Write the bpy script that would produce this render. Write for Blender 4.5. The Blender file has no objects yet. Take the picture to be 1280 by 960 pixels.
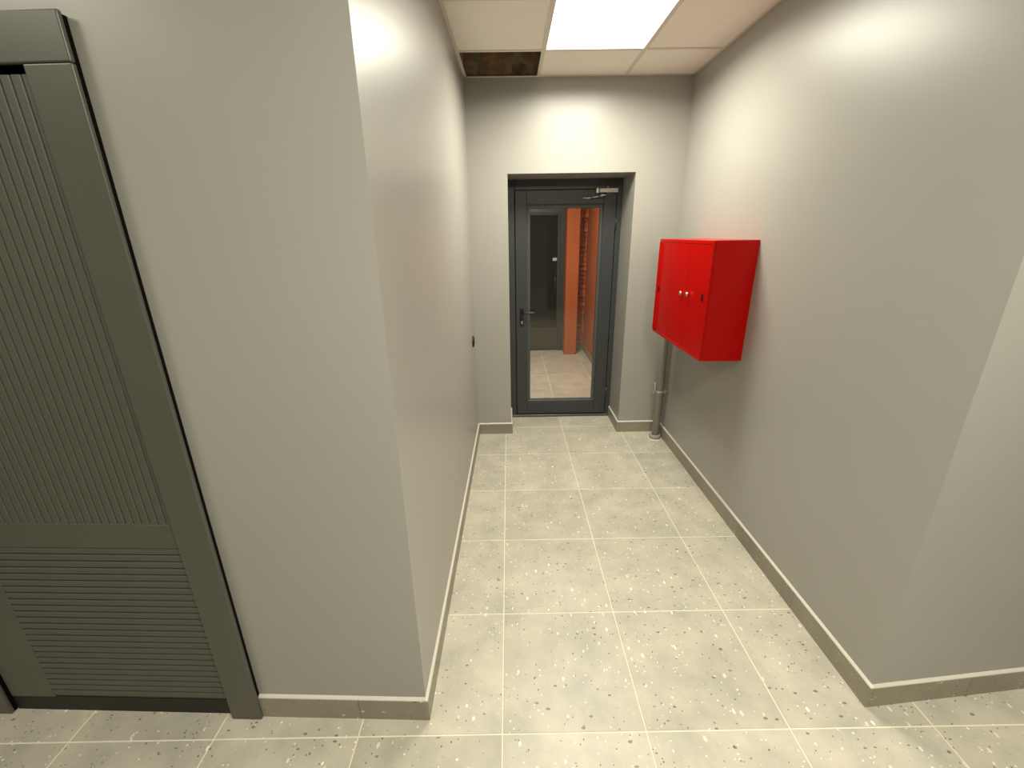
import bpy, bmesh, math, random
from mathutils import Vector, Matrix
C = bpy.context.scene.collection
random.seed(7)

# ---------------------------------------------------------------- camera
H = 1.78
PITCH, YAW, ROLL, FPX = 0.33191, 0.00363, -0.01474, 544.7
fw = Vector((math.sin(YAW)*math.cos(PITCH), math.cos(YAW)*math.cos(PITCH), -math.sin(PITCH)))
r0 = Vector((math.cos(YAW), -math.sin(YAW), 0)); u0 = r0.cross(fw)
cr, sr = math.cos(ROLL), math.sin(ROLL)
rt = r0*cr + u0*sr; up = u0*cr - r0*sr
cd = bpy.data.cameras.new('camera'); cam = bpy.data.objects.new('camera', cd); C.objects.link(cam)
cd.sensor_fit = 'HORIZONTAL'; cd.sensor_width = 36.0; cd.lens = FPX/1280*36.0; cd.clip_start = 0.03
m = Matrix((( rt.x, up.x, -fw.x, 0), (rt.y, up.y, -fw.y, 0), (rt.z, up.z, -fw.z, H), (0, 0, 0, 1)))
cam.matrix_world = m
bpy.context.scene.camera = cam

# ---------------------------------------------------------------- world, exposure, lamp power
w = bpy.data.worlds.new('world'); bpy.context.scene.world = w; w.use_nodes = True
w.node_tree.nodes['Background'].inputs[0].default_value = (0.02, 0.02, 0.025, 1)
w.node_tree.nodes['Background'].inputs[1].default_value = 0.3
vs = bpy.context.scene.view_settings
vs.view_transform = 'Standard'; vs.look = 'None'; vs.gamma = 1; vs.use_curve_mapping = False
vs.exposure = 0.0
# lamp power in watts: corridor panel, hall panel by the ribbed door, hall panel at the corridor's mouth, hall panel to the right, lobby lamp
W_CORR, W_LEFT, W_MID, W_RIGHT, W_VEST = 47.0, 14.0, 77.0, 17.0, 66.0
SPREAD_C, SPREAD_H = 165, 180
LAMP_COL = (1.0, 0.965, 0.80)
GLOW = 4.0

# ---------------------------------------------------------------- measured plan (metres)
XL, XR, YNL, YNR, YF = -0.332, 1.3835, 1.1885, 1.2065, 3.742
AL = 0.01564
ANL, ANR = -0.03904, 0.08971
HC = 2.863
JX, SX, JY, SY = -0.051, 0.5428, 1.122, 0.5499
YD = 4.119                # face of the corridor door's frame
HALL_L, HALL_R, HALL_S = -3.3, 3.7, -2.7
VB = 6.85                 # back wall of the vestibule
BBH = 0.100               # baseboard height
def xl(y): return XL + AL*(y-2)

# ---------------------------------------------------------------- helpers
def lin(c):
    out = []
    for v in c:
        v /= 255.0
        out.append(v/12.92 if v <= 0.04045 else ((v+0.055)/1.055)**2.4)
    return (*out, 1.0)
def mat(name, srgb, rough=0.5, metal=0.0, bump=0.0, bscale=200.0, var=0.0, vscale=3.0, spec=0.5, coat=0.0):
    M = bpy.data.materials.new(name); M.use_nodes = True
    nt = M.node_tree; b = nt.nodes['Principled BSDF']
    b.inputs['Base Color'].default_value = lin(srgb); b.inputs['Roughness'].default_value = rough
    b.inputs['Metallic'].default_value = metal; b.inputs['Specular IOR Level'].default_value = spec
    b.inputs['Coat Weight'].default_value = coat
    geo = nt.nodes.new('ShaderNodeNewGeometry')
    if var:
        n = nt.nodes.new('ShaderNodeTexNoise'); n.inputs['Scale'].default_value = vscale; n.inputs['Detail'].default_value = 5
        nt.links.new(geo.outputs['Position'], n.inputs['Vector'])
        mx = nt.nodes.new('ShaderNodeMix'); mx.data_type = 'RGBA'
        c = lin(srgb)
        mx.inputs['A'].default_value = (*[x*(1-var) for x in c[:3]], 1); mx.inputs['B'].default_value = (*[min(1, x*(1+var)) for x in c[:3]], 1)
        nt.links.new(n.outputs['Fac'], mx.inputs['Factor']); nt.links.new(mx.outputs['Result'], b.inputs['Base Color'])
    if bump:
        n = nt.nodes.new('ShaderNodeTexNoise'); n.inputs['Scale'].default_value = bscale; n.inputs['Detail'].default_value = 3
        nt.links.new(geo.outputs['Position'], n.inputs['Vector'])
        bp = nt.nodes.new('ShaderNodeBump'); bp.inputs['Strength'].default_value = bump; bp.inputs['Distance'].default_value = 0.002
        nt.links.new(n.outputs['Fac'], bp.inputs['Height']); nt.links.new(bp.outputs['Normal'], b.inputs['Normal'])
    return M

def terrazzo(name, base, base2, white, dark, chips=1.0, rough=0.42):
    M = bpy.data.materials.new(name); M.use_nodes = True
    nt = M.node_tree; N = nt.nodes; L = nt.links; b = N['Principled BSDF']
    b.inputs['Roughness'].default_value = rough
    geo = N.new('ShaderNodeNewGeometry')
    warp = N.new('ShaderNodeTexNoise'); warp.inputs['Scale'].default_value = 14; warp.inputs['Detail'].default_value = 2
    L.new(geo.outputs['Position'], warp.inputs['Vector'])
    ws = N.new('ShaderNodeVectorMath'); ws.operation = 'SCALE'; ws.inputs['Scale'].default_value = 0.012
    L.new(warp.outputs['Color'], ws.inputs[0])
    add = N.new('ShaderNodeVectorMath'); add.operation = 'ADD'
    L.new(geo.outputs['Position'], add.inputs[0]); L.new(ws.outputs[0], add.inputs[1])
    oi = N.new('ShaderNodeObjectInfo')
    # cloudy body
    cl = N.new('ShaderNodeTexNoise'); cl.inputs['Scale'].default_value = 5.0; cl.inputs['Detail'].default_value = 8; cl.inputs['Roughness'].default_value = 0.65
    L.new(geo.outputs['Position'], cl.inputs['Vector'])
    ramp = N.new('ShaderNodeMapRange'); ramp.inputs['From Min'].default_value = 0.33; ramp.inputs['From Max'].default_value = 0.67
    L.new(cl.outputs['Fac'], ramp.inputs['Value'])
    mx = N.new('ShaderNodeMix'); mx.data_type = 'RGBA'; mx.inputs['A'].default_value = lin(base); mx.inputs['B'].default_value = lin(base2)
    L.new(ramp.outputs['Result'], mx.inputs['Factor'])
    hs = N.new('ShaderNodeHueSaturation')
    mr = N.new('ShaderNodeMapRange'); mr.inputs['To Min'].default_value = 0.93; mr.inputs['To Max'].default_value = 1.07
    L.new(oi.outputs['Random'], mr.inputs['Value']); L.new(mr.outputs['Result'], hs.inputs['Value'])
    L.new(mx.outputs['Result'], hs.inputs['Color'])
    cur = hs.outputs['Color']
    # chips: (scale, keep share, radius, colour, stretch)
    for sc, keep, rad, col, st in ((38, 0.28*chips, 0.165, white, (1.0, 0.55, 1)), (41, 0.24*chips, 0.15, dark, (0.58, 1.0, 1)),
                                   (78, 0.12*chips, 0.20, white, (0.8, 1, 1)), (84, 0.14*chips, 0.18, dark, (1, 0.75, 1))):
        mp = N.new('ShaderNodeMapping'); mp.inputs['Scale'].default_value = st; mp.inputs['Location'].default_value = (sc*0.37, sc*0.11, sc*0.2)
        L.new(add.outputs[0], mp.inputs['Vector'])
        v = N.new('ShaderNodeTexVoronoi'); v.inputs['Scale'].default_value = sc; v.inputs['Randomness'].default_value = 0.9
        L.new(mp.outputs['Vector'], v.inputs['Vector'])
        sp = N.new('ShaderNodeSeparateColor'); L.new(v.outputs['Color'], sp.inputs['Color'])
        k = N.new('ShaderNodeMath'); k.operation = 'LESS_THAN'; k.inputs[1].default_value = keep; L.new(sp.outputs['Red'], k.inputs[0])
        # chip radius varies with the cell
        rr = N.new('ShaderNodeMapRange'); rr.inputs['To Min'].default_value = rad*0.7; rr.inputs['To Max'].default_value = rad*1.5
        L.new(sp.outputs['Green'], rr.inputs['Value'])
        d = N.new('ShaderNodeMath'); d.operation = 'LESS_THAN'; L.new(v.outputs['Distance'], d.inputs[0]); L.new(rr.outputs['Result'], d.inputs[1])
        a = N.new('ShaderNodeMath'); a.operation = 'MULTIPLY'; L.new(k.outputs[0], a.inputs[0]); L.new(d.outputs[0], a.inputs[1])
        tone = N.new('ShaderNodeMapRange'); tone.inputs['To Min'].default_value = 0.45; tone.inputs['To Max'].default_value = 1.0
        L.new(sp.outputs['Blue'], tone.inputs['Value'])
        a2 = N.new('ShaderNodeMath'); a2.operation = 'MULTIPLY'; L.new(a.outputs[0], a2.inputs[0]); L.new(tone.outputs['Result'], a2.inputs[1])
        m2 = N.new('ShaderNodeMix'); m2.data_type = 'RGBA'; m2.inputs['B'].default_value = lin(col)
        L.new(a2.outputs[0], m2.inputs['Factor']); L.new(cur, m2.inputs['A']); cur = m2.outputs['Result']
    L.new(cur, b.inputs['Base Color'])
    return M
def emitter(name, srgb, strength):
    M = bpy.data.materials.new(name); M.use_nodes = True
    b = M.node_tree.nodes['Principled BSDF']
    b.inputs['Base Color'].default_value = (0.8, 0.8, 0.8, 1); b.inputs['Emission Color'].default_value = lin(srgb)
    b.inputs['Emission Strength'].default_value = strength
    return M
def glass(name, tint, ior=1.5):
    M = bpy.data.materials.new(name); M.use_nodes = True
    nt = M.node_tree; nt.nodes.clear()
    o = nt.nodes.new('ShaderNodeOutputMaterial'); t = nt.nodes.new('ShaderNodeBsdfTransparent'); g = nt.nodes.new('ShaderNodeBsdfGlossy')
    t.inputs['Color'].default_value = tint; g.inputs['Roughness'].default_value = 0.01
    f = nt.nodes.new('ShaderNodeFresnel'); f.inputs['IOR'].default_value = ior
    mx = nt.nodes.new('ShaderNodeMixShader')
    nt.links.new(f.outputs[0], mx.inputs[0]); nt.links.new(t.outputs[0], mx.inputs[1]); nt.links.new(g.outputs[0], mx.inputs[2])
    nt.links.new(mx.outputs[0], o.inputs[0])
    return M

def new(): return bmesh.new()
def box(bm, x0, x1, y0, y1, z0, z1, bev=0.0, seg=1):
    v = [bm.verts.new(p) for p in ((x0,y0,z0),(x1,y0,z0),(x1,y1,z0),(x0,y1,z0),(x0,y0,z1),(x1,y0,z1),(x1,y1,z1),(x0,y1,z1))]
    fs = [bm.faces.new([v[i] for i in q]) for q in ((0,3,2,1),(4,5,6,7),(0,1,5,4),(1,2,6,5),(2,3,7,6),(3,0,4,7))]
    if bev:
        es = list({e for f in fs for e in f.edges})
        bmesh.ops.bevel(bm, geom=es, offset=bev, segments=seg, affect='EDGES', profile=0.5)
    return bm
def prism(bm, pts, z0, z1):
    """Footprint extruded upward (points in counter-clockwise order)."""
    a = [bm.verts.new((x, y, z0)) for x, y in pts]; b = [bm.verts.new((x, y, z1)) for x, y in pts]
    n = len(pts)
    bm.faces.new(a[::-1]); bm.faces.new(b)
    for i in range(n): bm.faces.new((a[i], a[(i+1) % n], b[(i+1) % n], b[i]))
    return bm
def sweep(bm, sec, p0, p1, nrm):
    """A section of (depth off the wall, height) points run from p0 to p1 along a wall; nrm points into the room."""
    d = [Vector((p[0] + nrm[0]*o, p[1] + nrm[1]*o, z)) for p in (p0, p1) for o, z in sec]
    n = len(sec); v = [bm.verts.new(q) for q in d]
    bm.faces.new(v[:n]); bm.faces.new(v[n:][::-1])
    for i in range(n): bm.faces.new((v[i], v[n+i], v[n+(i+1) % n], v[(i+1) % n]))
    bmesh.ops.recalc_face_normals(bm, faces=bm.faces)
    return bm
def tube(bm, pts, r, seg=16, cap=True):
    pts = [Vector(p) for p in pts]; rings = []
    rad = r if isinstance(r, (list, tuple)) else [r]*len(pts)
    ref = None
    for i, p in enumerate(pts):
        t = (pts[min(i+1, len(pts)-1)] - pts[max(i-1, 0)]).normalized()
        if ref is None:
            ref = Vector((0, 0, 1)) if abs(t.z) < 0.9 else Vector((1, 0, 0))
        a = (ref - t*ref.dot(t)).normalized(); b = t.cross(a); ref = a
        rings.append([bm.verts.new(p + (a*math.cos(2*math.pi*k/seg) + b*math.sin(2*math.pi*k/seg))*rad[i]) for k in range(seg)])
    for i in range(len(rings)-1):
        for k in range(seg):
            f = bm.faces.new((rings[i][k], rings[i][(k+1) % seg], rings[i+1][(k+1) % seg], rings[i+1][k])); f.smooth = True
    if cap: bm.faces.new(rings[0][::-1]); bm.faces.new(rings[-1])
    return bm
def lathe(bm, prof, axis='z', seg=24, at=(0, 0, 0)):
    """prof: (radius, height) pairs around an axis through at."""
    rings = []
    for r, h in prof:
        ring = []
        for k in range(seg):
            a = 2*math.pi*k/seg; c, s = r*math.cos(a), r*math.sin(a)
            q = {'z': (c, s, h), 'x': (h, c, s), 'y': (c, h, s)}[axis]
            ring.append(bm.verts.new((at[0]+q[0], at[1]+q[1], at[2]+q[2])))
        rings.append(ring)
    for i in range(len(rings)-1):
        for k in range(seg):
            f = bm.faces.new((rings[i][k], rings[i][(k+1) % seg], rings[i+1][(k+1) % seg], rings[i+1][k])); f.smooth = True
    bm.faces.new(rings[0][::-1]); bm.faces.new(rings[-1])
    bmesh.ops.recalc_face_normals(bm, faces=bm.faces)
    return bm
def obj(name, bm, material, parent=None, recalc=True):
    if recalc: bmesh.ops.recalc_face_normals(bm, faces=bm.faces)
    me = bpy.data.meshes.new(name); bm.to_mesh(me); bm.free()
    me.materials.append(material)
    o = bpy.data.objects.new(name, me); C.objects.link(o)
    if parent: o.parent = parent
    return o
def piece(name, me, loc, parent, label=None):
    o = bpy.data.objects.new(name, me); C.objects.link(o); o.location = loc; o.parent = parent
    return o
def struct(name, bm, material):
    o = obj(name, bm, material); o['kind'] = 'structure'; return o
def structe(name, loc=(0, 0, 0), rz=0.0):
    o = bpy.data.objects.new(name, None); C.objects.link(o); o.location = loc; o.rotation_euler = (0, 0, rz); o['kind'] = 'structure'
    o.empty_display_size = 0.1
    return o
def thing(name, label, cat, loc=(0, 0, 0), rz=0.0, group=None):
    o = bpy.data.objects.new(name, None); C.objects.link(o); o.location = loc; o.rotation_euler = (0, 0, rz)
    o['label'] = label; o['category'] = cat; o.empty_display_size = 0.1
    if group: o['group'] = group
    return o

# ---------------------------------------------------------------- materials
M_wall = mat('grey_wall_paint', (158, 156, 150), 0.36, bump=0.06, bscale=120, var=0.035, vscale=1.6, spec=0.55)
M_wall_hall = M_wall
M_ceil = mat('ceiling_tile_white', (240, 234, 226), 0.9, bump=0.08, bscale=260, spec=0.2)
M_bar = mat('ceiling_grid_white', (214, 208, 196), 0.5)
M_tile = terrazzo('terrazzo_floor_tile', (170, 167, 155), (198, 190, 174), (250, 246, 230), (88, 82, 70))
M_skirt = terrazzo('terrazzo_skirting_shaded', (132, 127, 113), (146, 139, 123), (200, 192, 170), (72, 66, 56), chips=0.7)  # same tile as the floor, darkened for the shade on upright faces
M_grout = mat('cream_grout', (230, 222, 200), 0.85, var=0.06, vscale=30)
M_cap = mat('light_mastic', (208, 203, 192), 0.6)
M_sub = mat('rough_screed', (120, 116, 108), 0.9)
M_raw = None
M_doorL = mat('olive_grey_lacquer', (84, 83, 75), 0.38, bump=0.04, bscale=300)
M_black = mat('gap_black', (10, 9, 8), 0.9, spec=0.1)  # near-black; holds the shade of the open gap behind the architraves
M_thresh = mat('shaded_sill_tile', (28, 24, 16), 0.6, var=0.35, vscale=25)  # sill tile with the shade below the leaf put into its colour
M_alu = mat('anthracite_aluminium', (52, 54, 56), 0.40, bump=0.05, bscale=500)
M_alu2 = mat('anthracite_bead', (74, 77, 79), 0.32)
M_rubber = mat('black_rubber', (18, 18, 19), 0.7)
M_handle = mat('black_handle', (24, 23, 24), 0.30)
M_steel = mat('brushed_steel', (200, 198, 190), 0.28, metal=1.0)
M_silver = mat('silver_paint', (188, 184, 174), 0.38, metal=0.6)
M_glass = glass('clear_glass', (0.90, 0.92, 0.90, 1))
M_night = mat('dark_night_glass', (12, 11, 10), 0.06, spec=0.35)
M_red = mat('red_enamel', (172, 4, 1), 0.26, bump=0.03, bscale=40, spec=0.2)
M_redin = mat('red_enamel_frame', (172, 4, 1), 0.28, spec=0.2)
M_pipe = mat('grey_painted_pipe', (150, 147, 139), 0.42)
M_seal = mat('white_sealant', (206, 200, 182), 0.7)
M_orange = mat('orange_plaster', (176, 92, 40), 0.8, bump=0.3, bscale=90, var=0.10, vscale=6)
M_brick = mat('dark_orange_brick', (188, 102, 52), 0.85, bump=0.8, bscale=60, var=0.4, vscale=28)
M_vgrey = mat('vestibule_grey', (56, 54, 47), 0.6)
M_sticker = mat('pale_sticker', (196, 190, 180), 0.6)
M_socket = mat('black_plastic', (14, 13, 12), 0.45)
M_lamp = emitter('lamp_diffuser', (255, 251, 238), GLOW)
M_lampV = emitter('lamp_diffuser_lobby', (255, 226, 200), GLOW)
def rusty():
    M = bpy.data.materials.new('rust_stained_masonry'); M.use_nodes = True
    nt = M.node_tree; N = nt.nodes; b = N['Principled BSDF']; b.inputs['Roughness'].default_value = 0.9
    g = N.new('ShaderNodeNewGeometry'); n = N.new('ShaderNodeTexNoise'); n.inputs['Scale'].default_value = 7; n.inputs['Detail'].default_value = 6
    nt.links.new(g.outputs['Position'], n.inputs['Vector'])
    c = N.new('ShaderNodeValToRGB'); e = c.color_ramp.elements
    e[0].position = 0.36; e[0].color = lin((94, 82, 64)); e[1].position = 0.64; e[1].color = lin((120, 118, 100))
    for p, k in ((0.44, (138, 128, 106)), (0.50, (150, 116, 82)), (0.56, (126, 100, 74))):
        q = e.new(p); q.color = lin(k)
    nt.links.new(n.outputs['Fac'], c.inputs['Fac']); nt.links.new(c.outputs['Color'], b.inputs['Base Color'])
    bp = N.new('ShaderNodeBump'); bp.inputs['Strength'].default_value = 0.7; bp.inputs['Distance'].default_value = 0.01
    nt.links.new(n.outputs['Fac'], bp.inputs['Height']); nt.links.new(bp.outputs['Normal'], b.inputs['Normal'])
    return M
M_raw = rusty()

# ================================================================ the setting
# ---- floor: grout bed and one object per tile
fl = structe('floor')
bm = new(); box(bm, HALL_L-0.1, HALL_R+0.1, HALL_S-0.1, VB+0.15, -0.10, -0.0016)
obj('grout', bm, M_grout, fl)
def tile_mesh(sx, sy, th=0.010, ch=0.0012):
    b_ = new(); x, y = sx/2, sy/2
    lo = [b_.verts.new(p) for p in ((-x,-y,-th),(x,-y,-th),(x,y,-th),(-x,y,-th))]
    mid = [b_.verts.new(p) for p in ((-x,-y,-ch),(x,-y,-ch),(x,y,-ch),(-x,y,-ch))]
    top = [b_.verts.new(p) for p in ((-x+ch,-y+ch,0),(x-ch,-y+ch,0),(x-ch,y-ch,0),(-x+ch,y-ch,0))]
    for i in range(4):
        j = (i+1) % 4; b_.faces.new((lo[i], lo[j], mid[j], mid[i])); b_.faces.new((mid[i], mid[j], top[j], top[i]))
    b_.faces.new(top)
    me = bpy.data.meshes.new('tile'); b_.to_mesh(me); b_.free(); me.materials.append(M_tile)
    return me
G = 0.0048
tcache = {}
def lay(x0, x1, y0, y1):
    i0, i1 = math.floor((x0-JX)/SX), math.ceil((x1-JX)/SX); j0, j1 = math.floor((y0-JY)/SY), math.ceil((y1-JY)/SY)
    for i in range(i0, i1):
        for j in range(j0, j1):
            a0, a1 = max(x0, JX+i*SX+G/2), min(x1, JX+(i+1)*SX-G/2); b0, b1 = max(y0, JY+j*SY+G/2), min(y1, JY+(j+1)*SY-G/2)
            if a1-a0 < 0.02 or b1-b0 < 0.02: continue
            key = (round(a1-a0, 4), round(b1-b0, 4))
            if key not in tcache: tcache[key] = tile_mesh(*key)
            piece('tile', tcache[key], ((a0+a1)/2, (b0+b1)/2, 0), fl)
# hall: rows up to the row that passes under the front walls; corridor; vestibule
lay(HALL_L, HALL_R, HALL_S, JY)
lay(HALL_L, XL-0.004, JY, JY+0.25); lay(XR+0.004, HALL_R, JY, JY+0.36)
lay(XL-0.004, XR+0.004, JY, YF); lay(0.0, 1.005, YF, YD+0.02)
lay(-0.6, 1.17, 4.26, VB-0.02)

# ---- walls
TOP = 3.25
cL = 1/math.hypot(1, ANL); cR = 1/math.hypot(1, ANR)
eL = Vector((cL, ANL*cL)); nL = Vector((-ANL*cL, cL))      # along the left front wall (to the right), and into it
eR = Vector((cR, ANR*cR)); nR = Vector((-ANR*cR, cR))
OL = Vector((XL + AL*(YNL-2)*1.0, YNL)); OR = Vector((XR, YNR))
RZL, RZR = math.atan2(ANL, 1), math.atan2(ANR, 1)
def fl_pt(x, y=0.0): p = OL + eL*x + nL*y; return (p.x, p.y)
def fr_pt(x, y=0.0): p = OR + eR*x + nR*y; return (p.x, p.y)
DL0, DL1, DLZ = -1.70, -0.745, 2.19      # opening of the left door, local to that wall
TH = 0.14
bm = new()
prism(bm, [fl_pt(DL1), fl_pt(0), (xl(YF+0.02), YF+0.02), (xl(YF)-TH, YF+0.02), (OL.x-TH, OL.y+TH+0.02), fl_pt(DL1, TH)], -0.05, TOP)
prism(bm, [fl_pt(DL0), fl_pt(DL1), fl_pt(DL1, TH), fl_pt(DL0, TH)], DLZ, TOP)
prism(bm, [fl_pt(-3.2), fl_pt(DL0), fl_pt(DL0, TH), fl_pt(-3.2, TH)], -0.05, TOP)
struct('wall_left', bm, M_wall)
bm = new()
prism(bm, [(XR, YF+0.02), (XR, YNR), fr_pt(2.5), fr_pt(2.5, TH), (XR+TH, YNR+TH+0.03), (XR+TH, YF+0.02)], -0.05, TOP)
struct('wall_right', bm, M_wall)
# far wall with the deep door recess
OX0, OX1, OZ, YB = 0.002, 1.004, 2.222, 4.26
bm = new()
prism(bm, [(XL-0.1, YF), (OX0, YF), (OX0, YB), (XL-0.4, YB), (XL-0.4, YF+0.02), (XL-0.1, YF+0.02)], -0.05, HC)
prism(bm, [(OX1, YF), (XR+0.1, YF), (XR+0.1, YB), (OX1+0.0, YB)], -0.05, HC)
prism(bm, [(OX0, YF), (OX1, YF), (OX1, YB), (OX0, YB)], OZ, HC)
wb = struct('wall_back', bm, M_wall)
bm = new(); box(bm, XL-0.1, XR+0.1, YF+0.002, YB, HC, TOP); obj('bare_masonry', bm, M_raw, wb)
# rest of the hall behind the camera
struct('wall_hall_left', box(new(), HALL_L-0.14, HALL_L, HALL_S, 1.6, -0.05, TOP), M_wall)
struct('wall_hall_right', box(new(), HALL_R, HALL_R+0.14, HALL_S, 1.8, -0.05, TOP), M_wall)
struct('wall_hall_rear', box(new(), HALL_L-0.14, HALL_R+0.14, HALL_S-0.14, HALL_S, -0.05, TOP), M_wall)
# vestibule behind the glazed door
struct('wall_vestibule_left', box(new(), -0.75, -0.6, YB-0.02, VB+0.15, -0.05, 2.75), M_vgrey)
wv = struct('wall_vestibule_right', box(new(), 1.18, 1.32, YB-0.02, VB+0.15, -0.05, 2.75), M_orange)
bm = new(); box(bm, 1.168, 1.18, YB, VB, 0.0, 0.085); obj('skirting', bm, M_skirt, wv)
vb = struct('wall_vestibule_back', box(new(), -0.75, 1.32, VB, VB+0.15, -0.05, 2.75), M_vgrey)
bm = new(); box(bm, 1.02, 1.166, VB-0.03, VB, 0.0, 0.10); obj('skirting', bm, M_skirt, vb)
# rough bricks left bare between the pillar and the right wall
z = 0.10
while z < 2.55:
    h = random.uniform(0.058, 0.074); d = random.uniform(0.012, 0.05); x = 1.022
    while x < 1.172:
        wd = min(random.choice((0.06, 0.09, 0.12)), 1.176-x)
        if 1.176-x-wd < 0.03: wd = 1.176-x
        b_ = box(new(), x+0.003, x+wd-0.003, VB-d-random.uniform(0, 0.02), VB, z+0.004, z+h-0.004)
        for v in b_.verts: v.co += Vector((random.uniform(-.003, .003), random.uniform(-.008, .0) if v.co.y < VB else 0, random.uniform(-.004, .004)))
        obj('brick', b_, M_brick, vb); x += wd
    z += h
struct('trim_1', box(new(), 0.835, 1.02, 6.53, VB, 0.0, 2.70, 0.004), M_orange)     # orange pillar
struct('ceiling_vestibule', box(new(), -0.75, 1.32, YB-0.02, VB+0.15, 2.70, 2.80), M_ceil)

# ---- ceiling: grid, tiles, missing tile
ce = structe('ceiling')
CX0, CY0, CS = 0.240, 3.264, 0.640       # a grid crossing, and the grid's step
BW = 0.024
gx = [CX0 + CS*i for i in range(-6, 7)]; gy = [CY0 - CS*j for j in range(0, 11)]
def lim(x0, x1, y0, y1, region):
    return max(x0, region[0]), min(x1, region[1]), max(y0, region[2]), min(y1, region[3])
REG_C = (XL-0.02, XR, 1.46, YF); REG_H = (HALL_L, HALL_R, HALL_S, 1.46)
LAMPS_H = {(-4, 4): W_LEFT, (0, 5): W_MID, (2, 4): W_RIGHT}      # grid cells in the hall that hold a lamp (column, row)
lamp_cells = []
cy_all = [CY0 + CS] + gy + [gy[-1]-CS]; cx_all = [gx[0]-CS] + gx + [gx[-1]+CS]
for reg in (REG_C, REG_H):
    for i in range(len(cx_all)-1):
        for j in range(len(cy_all)-1):
            x0, x1, y1, y0 = cx_all[i], cx_all[i+1], cy_all[j], cy_all[j+1]
            col, row = i-7, j-1
            a0, a1, b0, b1 = lim(x0+0.003, x1-0.003, y0+0.003, y1-0.003, reg)
            if a1-a0 < 0.03 or b1-b0 < 0.03: continue
            if reg is REG_C and col == -1 and row == -1: continue       # the missing tile
            if reg is REG_C and (col, row) == (0, 0): lamp_cells.append((x0, x1, y0, y1, (0, 0))); continue
            if reg is REG_H and (col, row) in LAMPS_H: lamp_cells.append((x0, x1, y0, y1, (col, row))); continue
            obj('tile', box(new(), a0, a1, b0, b1, HC+0.0035, HC+0.018), M_ceil, ce)
def bars(reg):
    for x in gx:
        if reg[0]+0.03 < x < reg[1]-0.03: obj('grid_bar', box(new(), x-BW/2, x+BW/2, reg[2], reg[3], HC, HC+0.003), M_bar, ce); obj('grid_web', box(new(), x-0.0015, x+0.0015, reg[2], reg[3], HC+0.003, HC+0.035), M_bar, ce)
    for y in gy:
        if reg[2]+0.03 < y < reg[3]-0.03:
            obj('grid_bar', box(new(), reg[0], reg[1], y-BW/2, y+BW/2, HC-0.0002, HC+0.0028), M_bar, ce)
bars(REG_C); bars(REG_H)
def angle(bm, x0, x1, y0, y1): box(bm, x0, x1, y0, y1, HC-0.0006, HC+0.0025)
bm = new()
prism(bm, [(xl(1.2), 1.2), (xl(1.2)+0.02, 1.2), (xl(YF)+0.02, YF), (xl(YF), YF)], HC-0.0006, HC+0.0025); obj('wall_angle', bm, M_bar, ce)
bm = new(); angle(bm, XR-0.016, XR, 1.22, YF); obj('wall_angle', bm, M_bar, ce)
bm = new(); angle(bm, xl(YF), XR, YF-0.018, YF); obj('wall_angle', bm, M_bar, ce)
obj('slab_above', box(new(), HALL_L-0.14, HALL_R+0.14, HALL_S-0.14, YB, TOP, TOP+0.15), M_raw, ce)

# ---- lamps
def lamp_source(parent, size, watts, spread, z, col, disk=False):
    ld = bpy.data.lights.new('light_source', 'AREA'); ld.shape = 'DISK' if disk else 'SQUARE'; ld.size = size
    ld.energy = watts; ld.spread = math.radians(spread); ld.color = col
    lo = bpy.data.objects.new('light_source', ld); C.objects.link(lo); lo.parent = parent; lo.location = (0, 0, z)
def ceiling_light(x0, x1, y0, y1, watts, spread, label):
    t = thing('ceiling_light', label, 'light', ((x0+x1)/2, (y0+y1)/2, HC), group=None)
    hx, hy = (x1-x0)/2-0.006, (y1-y0)/2-0.006; e = 0.010
    b_ = new()
    for q in ((-hx, hx, -hy, -hy+e), (-hx, hx, hy-e, hy), (-hx, -hx+e, -hy+e, hy-e), (hx-e, hx, -hy+e, hy-e)): box(b_, *q, -0.001, 0.012)
    box(b_, -hx, hx, -hy, hy, 0.012, 0.03)
    obj('frame', b_, M_bar, t)
    b_ = new(); vv = [b_.verts.new((x, y, 0.002)) for x, y in ((-hx+e, -hy+e), (-hx+e, hy-e), (hx-e, hy-e), (hx-e, -hy+e))]; b_.faces.new(vv)
    obj('diffuser', b_, M_lamp, t, recalc=False)
    lamp_source(t, 0.57, watts, spread, -0.002, LAMP_COL)
HALL_LABEL = {(-4, 4): 'square LED ceiling panel in the hall nearest the grey ribbed door',
              (0, 5): 'square LED ceiling panel in the hall opposite the mouth of the corridor',
              (2, 4): 'square LED ceiling panel in the hall near the wall right of the corridor'}
for x0, x1, y0, y1, k in lamp_cells:
    if k == (0, 0): ceiling_light(x0, x1, y0, y1, W_CORR, SPREAD_C, 'bright square LED ceiling panel over the corridor before the glazed door')
    else: ceiling_light(x0, x1, y0, y1, LAMPS_H[k], SPREAD_H, HALL_LABEL[k])
t = thing('ceiling_light', 'round ceiling lamp in the orange lobby beyond the glazed door', 'light', (0.30, 4.95, 2.70))
b_ = lathe(new(), [(0.17, 0.0), (0.17, -0.03), (0.155, -0.034)], seg=32); obj('frame', b_, M_bar, t)
b_ = lathe(new(), [(0.15, -0.0341), (0.14, -0.05), (0.08, -0.058)], seg=32); obj('diffuser', b_, M_lampV, t)
lamp_source(t, 0.28, W_VEST, 180, -0.062, (1.0, 0.86, 0.74), True)

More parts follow.
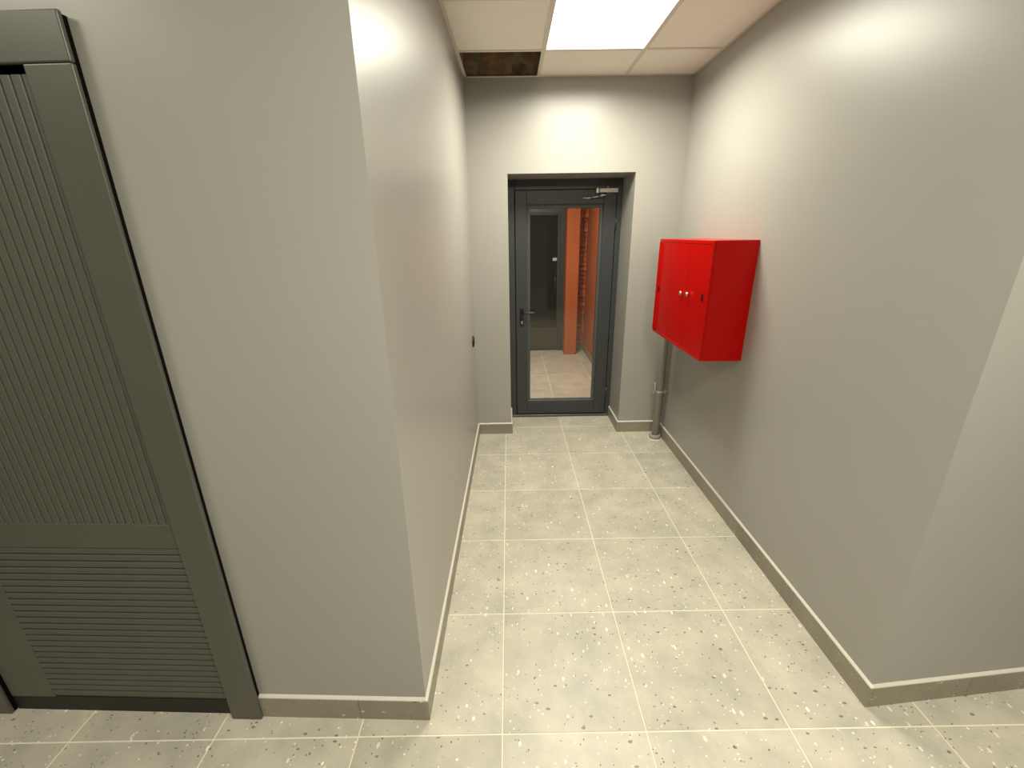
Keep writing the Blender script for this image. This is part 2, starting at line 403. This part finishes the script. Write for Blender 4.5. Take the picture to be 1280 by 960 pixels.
# ---- baseboards: tiles with a mastic fillet on top
SK = 0.012
def skirt(name, p0, p1, nrm, joints=(), cap0=0.0, cap1=0.0):
    s = structe(name)
    p0, p1 = Vector(p0), Vector(p1); L = (p1-p0).length; d = (p1-p0)/L
    cuts = [0.0] + sorted(q for q in joints if 0.03 < q < L-0.03) + [L]
    for a, b in zip(cuts, cuts[1:]):
        a_ = a + (0.001 if a > 0 else -cap0); b_ = b - (0.001 if b < L else -cap1)
        obj('tile', sweep(new(), [(0, 0), (SK, 0), (SK, BBH-0.001), (SK-0.001, BBH), (0, BBH)], p0+d*a_, p0+d*b_, nrm), M_skirt, s)
    obj('mastic', sweep(new(), [(0, BBH), (SK-0.0015, BBH), (SK-0.003, BBH+0.003), (0.0015, BBH+0.009), (0, BBH+0.009)], p0-d*cap0, p1+d*cap1, nrm), M_cap, s)
    return s
j_y = [JY + SY*k for k in range(1, 6)]
skirt('baseboard_left', (xl(YNL), YNL), (xl(YF), YF), (1, 0), [y-YNL for y in j_y], cap0=SK)
skirt('baseboard_right', (XR, YNR), (XR, YF), (-1, 0), [y-YNR for y in j_y], cap0=SK)
skirt('baseboard_front_left', fl_pt(-0.648), fl_pt(0), (-nL.x, -nL.y), [0.39])
skirt('baseboard_front_right', fr_pt(0), fr_pt(2.4), (-nR.x, -nR.y), [0.42, 0.97, 1.5], cap0=0.0)
skirt('baseboard_back_left', (xl(YF)+SK, YF), (OX0, YF), (0, -1), cap1=SK)
skirt('baseboard_back_right', (OX1, YF), (XR-SK, YF), (0, -1), cap0=SK)
skirt('baseboard_recess_right', (OX1, YF), (OX1, YD), (-1, 0))
skirt('baseboard_recess_left', (OX0, YF), (OX0, YD), (1, 0))

# ================================================================ door_1: grey ribbed door on the left
d1 = structe('door_1', (OL.x, OL.y, 0), RZL)          # local x along the wall, local -y into the hall
AR0, AR1 = -0.764, -0.646                               # right architrave
AL0, AL1 = -1.780, -1.660                               # left architrave
HZ0, HZ1 = 2.165, 2.266
def architrave(x0, x1, z0, z1, name='architrave'):
    return obj(name, box(new(), x0, x1, -0.025, -0.012, z0, z1, 0.004, 3), M_doorL, d1)
architrave(AR0, AR1, 0.0, HZ0); architrave(AL0, AL1, 0.0, HZ0); architrave(AL0, AR1, HZ0+0.0006, HZ1, 'header')
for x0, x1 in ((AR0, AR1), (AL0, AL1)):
    obj('gap_shade', box(new(), x0+0.002, x1-0.0025, -0.012, 0.0, 0.0, HZ1-0.006), M_black, d1)  # black fill standing in for the shaded open gap behind the board
obj('gap_shade', box(new(), AL1, AR0, -0.012, 0.0, HZ0+0.004, HZ1-0.006), M_black, d1)
obj('jamb', box(new(), DL1-0.03, DL1, 0.0, TH, 0, DLZ), M_doorL, d1)
obj('jamb', box(new(), DL0, DL0+0.03, 0.0, TH, 0, DLZ), M_doorL, d1)
obj('backing', box(new(), DL0+0.03, DL1-0.03, 0.05, TH, 0.0, DLZ), M_black, d1)
obj('threshold', box(new(), AL1+0.004, AR0-0.0005, -0.003, 0.05, 0, 0.076), M_thresh, d1)
LX0, LX1, LZ0, LZ1 = -1.647, -0.7665, 0.080, 2.150
leaf = obj('leaf', box(new(), LX0, LX1, -0.002, 0.036, LZ0, LZ1), M_doorL, d1)
F0 = -0.009
obj('stile', box(new(), LX0, -1.468, F0, -0.002, LZ0, LZ1, 0.0015), M_doorL, leaf)
obj('rail', box(new(), -1.468, LX1, F0, -0.002, 0.797, 0.893, 0.0012), M_doorL, leaf)
def slat_mesh(wd, ln, vertical):
    c = 0.0035; g = 0.0126
    b_ = new(); pr = [(-g, 0), (-g+0.0008, -0.0035), (-g+0.0034, -0.0058), (g-0.0034, -0.0058), (g-0.0008, -0.0035), (g, 0)]
    rows = []
    for e in (0, ln):
        rows.append([b_.verts.new((p, q, e) if vertical else (e, q, p)) for p, q in pr])
    n = len(pr)
    for i in range(n-1): b_.faces.new((rows[0][i], rows[0][i+1], rows[1][i+1], rows[1][i]))
    b_.faces.new(rows[0]); b_.faces.new(rows[1])
    b_.faces.new((rows[0][0], rows[0][-1], rows[1][-1], rows[1][0]))
    bmesh.ops.recalc_face_normals(b_, faces=b_.faces)
    me = bpy.data.meshes.new('slat'); b_.to_mesh(me); b_.free(); me.materials.append(M_doorL)
    return me
PV = 0.0276
me = slat_mesh(PV, LZ1-0.893-0.001, True)
for k in range(25):
    x = LX1-0.0135-PV*k
    if x < -1.456: break
    piece('slat', me, (x, -0.002, 0.8935), leaf)
PHS = 0.0283
me = slat_mesh(PHS, (LX1-0.001)-(-1.467), False)
for k in range(26):
    z = 0.797-0.0145-PHS*k
    if z < LZ0+0.012: break
    piece('slat', me, (-1.467, -0.002, z), leaf)

# ================================================================ door_2: glazed aluminium door at the end of the corridor
d2 = structe('door_2', (0, YD, 0))
fx0, fx1, fz1 = OX0, OX1, OZ
def bar(bm, x0, x1, y0, y1, z0, z1, b=0.003): box(bm, x0, x1, y0, y1, z0, z1, b, 2)
bm = new(); bar(bm, fx0, 0.058, 0, 0.065, 0, fz1); bar(bm, 0.958, fx1, 0, 0.065, 0, fz1); bar(bm, 0.0581, 0.9579, 0, 0.065, 2.138, fz1)
# rebate behind the leaf
bar(bm, 0.040, 0.080, 0.0605, 0.085, 0.0, 2.16); bar(bm, 0.936, 0.976, 0.0605, 0.085, 0.0, 2.16); bar(bm, 0.0801, 0.9359, 0.0605, 0.085, 2.118, 2.16); bar(bm, 0.0801, 0.9359, 0.0605, 0.085, 0.0, 0.056)
obj('frame', bm, M_alu, d2)
bm = new(); box(bm, fx0, fx1, -0.004, 0.065, 0.0, 0.024, 0.002); obj('sill', bm, M_alu2, d2)
lf = structe('leaf'); del lf['kind']; lf.parent = d2
lx0, lx1, lz0, lz1 = 0.064, 0.952, 0.040, 2.134
g0, g1, h0, h1 = 0.199, 0.812, 0.194, 1.985
bm = new()
bar(bm, lx0, g0-0.034, -0.006, 0.06, lz0, lz1); obj('stile', bm, M_alu, lf)
bm = new(); bar(bm, g1+0.030, lx1, -0.006, 0.06, lz0, lz1); obj('stile', bm, M_alu, lf)
bm = new(); bar(bm, g0-0.0339, g1+0.0299, -0.0055, 0.06, h1+0.034, lz1); obj('rail', bm, M_alu, lf)
bm = new(); bar(bm, g0-0.0339, g1+0.0299, -0.0055, 0.06, lz0, h0-0.034); obj('rail', bm, M_alu, lf)
# glazing bead: a sloped frame around the pane
bm = new()
o_ = (g0-0.0338, g1+0.0298, h0-0.0338, h1+0.0338); i_ = (g0, g1, h0, h1); ob = (0.002, 0.022)
def ring(bm, a, ya, b, yb):
    A = [bm.verts.new((x, ya, z)) for x, z in ((a[0], a[2]), (a[1], a[2]), (a[1], a[3]), (a[0], a[3]))]
    B = [bm.verts.new((x, yb, z)) for x, z in ((b[0], b[2]), (b[1], b[2]), (b[1], b[3]), (b[0], b[3]))]
    for i in range(4): bm.faces.new((A[i], A[(i+1) % 4], B[(i+1) % 4], B[i]))
sh = lambda q, e: (q[0]+e, q[1]-e, q[2]+e, q[3]-e)
ring(bm, o_, 0.028, o_, 0.004); ring(bm, o_, 0.004, sh(o_, 0.014), 0.000); ring(bm, sh(o_, 0.014), 0.0, sh(i_, -0.004), 0.006); ring(bm, sh(i_, -0.004), 0.006, i_, 0.026); ring(bm, i_, 0.026, o_, 0.028)
bmesh.ops.remove_doubles(bm, verts=bm.verts, dist=1e-5)
obj('glazing_bead', bm, M_alu2, lf)
bm = new(); box(bm, g0-0.010, g1+0.010, 0.028, 0.034, h0-0.010, h1+0.010); obj('glass_pane', bm, M_glass, lf)
# lever handle with long plate and key cylinder
bm = new(); bar(bm, 0.102, 0.134, -0.016, -0.006, 0.945, 1.120, 0.005); obj('handle_plate', bm, M_handle, lf)
bm = new(); tube(bm, [(0.118, -0.012, 1.080), (0.118, -0.050, 1.080), (0.126, -0.060, 1.080), (0.150, -0.064, 1.079), (0.215, -0.064, 1.078), (0.240, -0.060, 1.081), (0.252, -0.052, 1.083)], [0.009, 0.0088, 0.0088, 0.0088, 0.0085, 0.0082, 0.006], 14)
obj('lever', bm, M_handle, lf)
bm = new(); lathe(bm, [(0.0085, -0.024), (0.0085, -0.012)], 'y', 20, (0.118, 0, 0.988)); box(bm, 0.1135, 0.1225, -0.022, -0.012, 0.968, 0.988)
obj('key_cylinder', bm, M_steel, lf)
# second lever on the far face of the leaf, seen through the pane
bm = new(); tube(bm, [(0.118, 0.064, 1.080), (0.118, 0.098, 1.080), (0.130, 0.106, 1.080), (0.250, 0.106, 1.080)], 0.0085, 12); obj('lever', bm, M_handle, lf)
# door closer on the leaf's top rail
bm = new(); box(bm, 0.792, 0.952, -0.052, -0.006, 2.105, 2.139, 0.003, 2); obj('closer_body', bm, M_silver, lf)
bm = new(); box(bm, 0.764, 0.787, -0.050, -0.006, 2.101, 2.143, 0.004, 2); obj('closer_end_cap', bm, M_steel, lf)
bm = new(); lathe(bm, [(0.010, 2.139), (0.010, 2.152), (0.006, 2.156)], 'z', 14, (0.866, -0.030, 0)); obj('closer_spindle', bm, M_steel, lf)
bm = new(); tube(bm, [(0.866, -0.030, 2.100), (0.866, -0.030, 2.088), (0.85, -0.040, 2.085), (0.812, -0.055, 2.084)], 0.007, 10)
tube(bm, [(0.810, -0.055, 2.096), (0.810, -0.055, 2.070)], 0.011, 12); tube(bm, [(0.810, -0.055, 2.076), (0.752, -0.048, 2.070), (0.72, -0.036, 2.066)], 0.006, 10)
tube(bm, [(0.72, -0.036, 2.066), (0.700, -0.024, 2.065), (0.672, -0.012, 2.066), (0.655, -0.008, 2.068)], [0.009, 0.009, 0.008, 0.009], 10)
obj('closer_arm', bm, M_steel, lf)
for z in (0.26, 1.86):
    bm = new(); tube(bm, [(0.957, -0.006, z-0.05), (0.957, -0.006, z+0.05)], 0.008, 12); obj('hinge', bm, M_alu, lf)

# ================================================================ door_3: dark outer door at the back of the lobby
d3 = structe('door_3', (0, VB, 0))
bm = new(); bar(bm, -0.12, -0.06, -0.07, -0.001, 0, 2.12); bar(bm, 0.77, 0.834, -0.07, -0.001, 0, 2.12); bar(bm, -0.0599, 0.7699, -0.07, -0.001, 2.062, 2.12)
obj('frame', bm, M_alu, d3)
lf3 = structe('leaf'); del lf3['kind']; lf3.parent = d3
bm = new(); bar(bm, -0.055, 0.02, -0.060, -0.010, 0.02, 2.06); obj('stile', bm, M_vgrey, lf3)
bm = new(); bar(bm, 0.735, 0.768, -0.060, -0.010, 0.02, 2.06); obj('stile', bm, M_vgrey, lf3)
bm = new(); bar(bm, 0.0201, 0.7349, -0.060, -0.010, 2.030, 2.06); obj('rail', bm, M_vgrey, lf3)
bm = new(); bar(bm, 0.0201, 0.7349, -0.060, -0.010, 0.02, 0.365); obj('lower_panel', bm, M_vgrey, lf3)
bm = new(); box(bm, 0.0201, 0.7349, -0.040, -0.030, 0.365, 2.030); obj('glass_pane', bm, M_night, lf3)
bm = new(); box(bm, 0.665, 0.728, -0.0412, -0.040, 1.385, 1.430); o = obj('sticker', bm, M_sticker, lf3); o['label'] = 'small pale sticker on the dark pane'
bm = new(); tube(bm, [(0.70, -0.075, 0.95), (0.70, -0.085, 0.95), (0.70, -0.085, 1.15), (0.70, -0.075, 1.15)], 0.009, 10); tube(bm, [(0.70, -0.04, 0.98), (0.70, -0.085, 0.98)], 0.006, 8); tube(bm, [(0.70, -0.04, 1.12), (0.70, -0.085, 1.12)], 0.006, 8); obj('pull_handle', bm, M_handle, lf3)

# ================================================================ red fire cabinet on the right wall
CX, CY0_, CY1_, CZ0, CZ1 = 1.133, 2.503, 3.402, 1.040, 1.730
cb = thing('fire_cabinet', 'red metal double-door fire hose cabinet hung on the grey corridor wall', 'cabinet', (XR, 2.95, 1.04))
def cab(bm): 
    for v in bm.verts: v.co -= Vector((XR, 2.95, 1.04))
    return bm
bm = new(); box(bm, CX+0.010, XR, CY0_, CY1_, CZ0, CZ1, 0.003, 2); obj('body', cab(bm), M_red, cb)
bm = new()
for q in ((CY0_, CY1_, CZ1-0.022, CZ1), (CY0_, CY1_, CZ0, CZ0+0.022), (CY0_, CY0_+0.012, CZ0+0.022, CZ1-0.022), (CY1_-0.012, CY1_, CZ0+0.022, CZ1-0.022)): box(bm, CX-0.002, CX+0.010, *q, 0.002, 1)
obj('door_frame', cab(bm), M_redin, cb)
SPL = 2.822
def cabdoor(y0, y1):
    bm = new(); box(bm, CX, CX+0.0095, y0, y1, CZ0+0.0225, CZ1-0.0225, 0.0025, 2); return obj('door', cab(bm), M_red, cb)
dn = cabdoor(CY0_+0.0125, SPL-0.0015); df = cabdoor(SPL+0.0015, CY1_-0.0125)
# tilted strip added on the far door's outer edge to reflect the bright wall
bm = new(); prism(bm, [(CX, 3.300), (CX-0.010, 3.384), (CX, 3.389)], CZ0+0.025, CZ1-0.025); obj('tilted_edge', cab(bm), M_red, df)
def knob(y, z, par):
    bm = new(); lathe(bm, [(0.006, 0.0), (0.006, -0.008), (0.012, -0.011), (0.013, -0.017), (0.008, -0.022), (0.002, -0.023)], 'x', 18, (CX, y, z)); obj('knob', cab(bm), M_steel, par)
knob(2.768, 1.405, dn); knob(2.874, 1.400, df)
def slot(y, z, par, off=0.0):
    bm = new(); n = 20; a = []
    for k in range(n):
        t_ = 2*math.pi*k/n; yy, zz = 0.013*math.cos(t_), 0.013*math.sin(t_) + (0.010 if math.sin(t_) > 0 else -0.010)
        a.append((yy, zz))
    fr = [bm.verts.new((CX-0.0008-off, y+p, z+q)) for p, q in a]; bk = [bm.verts.new((CX+0.001, y+p, z+q)) for p, q in a]
    bm.faces.new(fr); bm.faces.new(bk)
    for k in range(n): bm.faces.new((fr[k], fr[(k+1) % n], bk[(k+1) % n], bk[k]))
    obj('vent_slot', cab(bm), M_black, par)
slot(2.573, 1.408, dn); slot(3.335, 1.372, df, 0.0045)

# ================================================================ pipes under the cabinet
px, py = 1.304, 3.582
rp = thing('riser_pipe', 'thick grey pipe with floor collar rising beneath the red cabinet', 'pipe', (px, py, 0))
bm = new(); arc = [(0, 0, 0.0), (0, 0, 1.12)] + [(0, -0.06+0.06*math.cos(a), 1.12+0.06*math.sin(a)) for a in [math.pi/2*k/6 for k in range(1, 7)]] + [(0, -0.178, 1.18)]
tube(bm, arc, 0.030, 24); obj('pipe', bm, M_pipe, rp)
bm = new(); lathe(bm, [(0.0305, 0.004), (0.049, 0.004), (0.050, 0.036), (0.046, 0.042), (0.0305, 0.043)], seg=28); obj('floor_collar', bm, M_pipe, rp)
bm = new(); lathe(bm, [(0.045, 0.0002), (0.064, 0.0002), (0.060, 0.006), (0.050, 0.010)], seg=28)
for v in bm.verts: v.co.x *= 1 + 0.06*math.sin(v.co.y*90)
obj('sealant', bm, M_seal, rp)
bm = new(); lathe(bm, [(0.0305, 0.440), (0.036, 0.440), (0.036, 0.466), (0.0305, 0.466)], seg=28)
box(bm, 0.030, 0.055, -0.014, -0.004, 0.437, 0.469, 0.002); box(bm, -0.056, -0.030, -0.012, -0.002, 0.440, 0.466, 0.002)
tube(bm, [(0.03, 0.0, 0.453), (XR-px, 0.0, 0.453)], 0.005, 8)
obj('clamp', bm, M_pipe, rp)
bm = new(); tube(bm, [(-0.034, -0.02, 0.467), (-0.046, -0.024, 0.482), (-0.052, -0.022, 0.505), (-0.048, -0.018, 0.530), (-0.058, -0.016, 0.545)], 0.003, 8); obj('wire', bm, M_seal, rp)
qx, qy = 1.357, 3.690
tp = thing('thin_pipe', 'thinner grey pipe in the wall corner behind the thick pipe', 'pipe', (qx, qy, 0))
bm = new(); tube(bm, [(0, 0, 0.0), (0, 0, 1.20), (0, -0.03, 1.24), (0, -0.285, 1.25)], 0.0165, 18); obj('pipe', bm, M_pipe, tp)
bm = new(); lathe(bm, [(0.017, 0.50), (0.021, 0.50), (0.021, 0.52), (0.017, 0.52)], seg=18); obj('clamp', bm, M_pipe, tp)

# ================================================================ black socket on the left wall
so = thing('wall_socket', 'small black round socket on the left corridor wall', 'socket', (xl(3.54), 3.54, 0.937))
bm = new(); lathe(bm, [(0.046, -0.001), (0.046, 0.008), (0.040, 0.012), (0.034, 0.012), (0.030, 0.004), (0.002, 0.004)], 'x', 28); obj('ring', bm, M_socket, so)
bm = new()
for y in (-0.0095, 0.0095): lathe(bm, [(0.0035, 0.0035), (0.0035, 0.0062), (0.001, 0.0063)], 'x', 12, (0, y, 0))
obj('contact', bm, M_rubber, so)
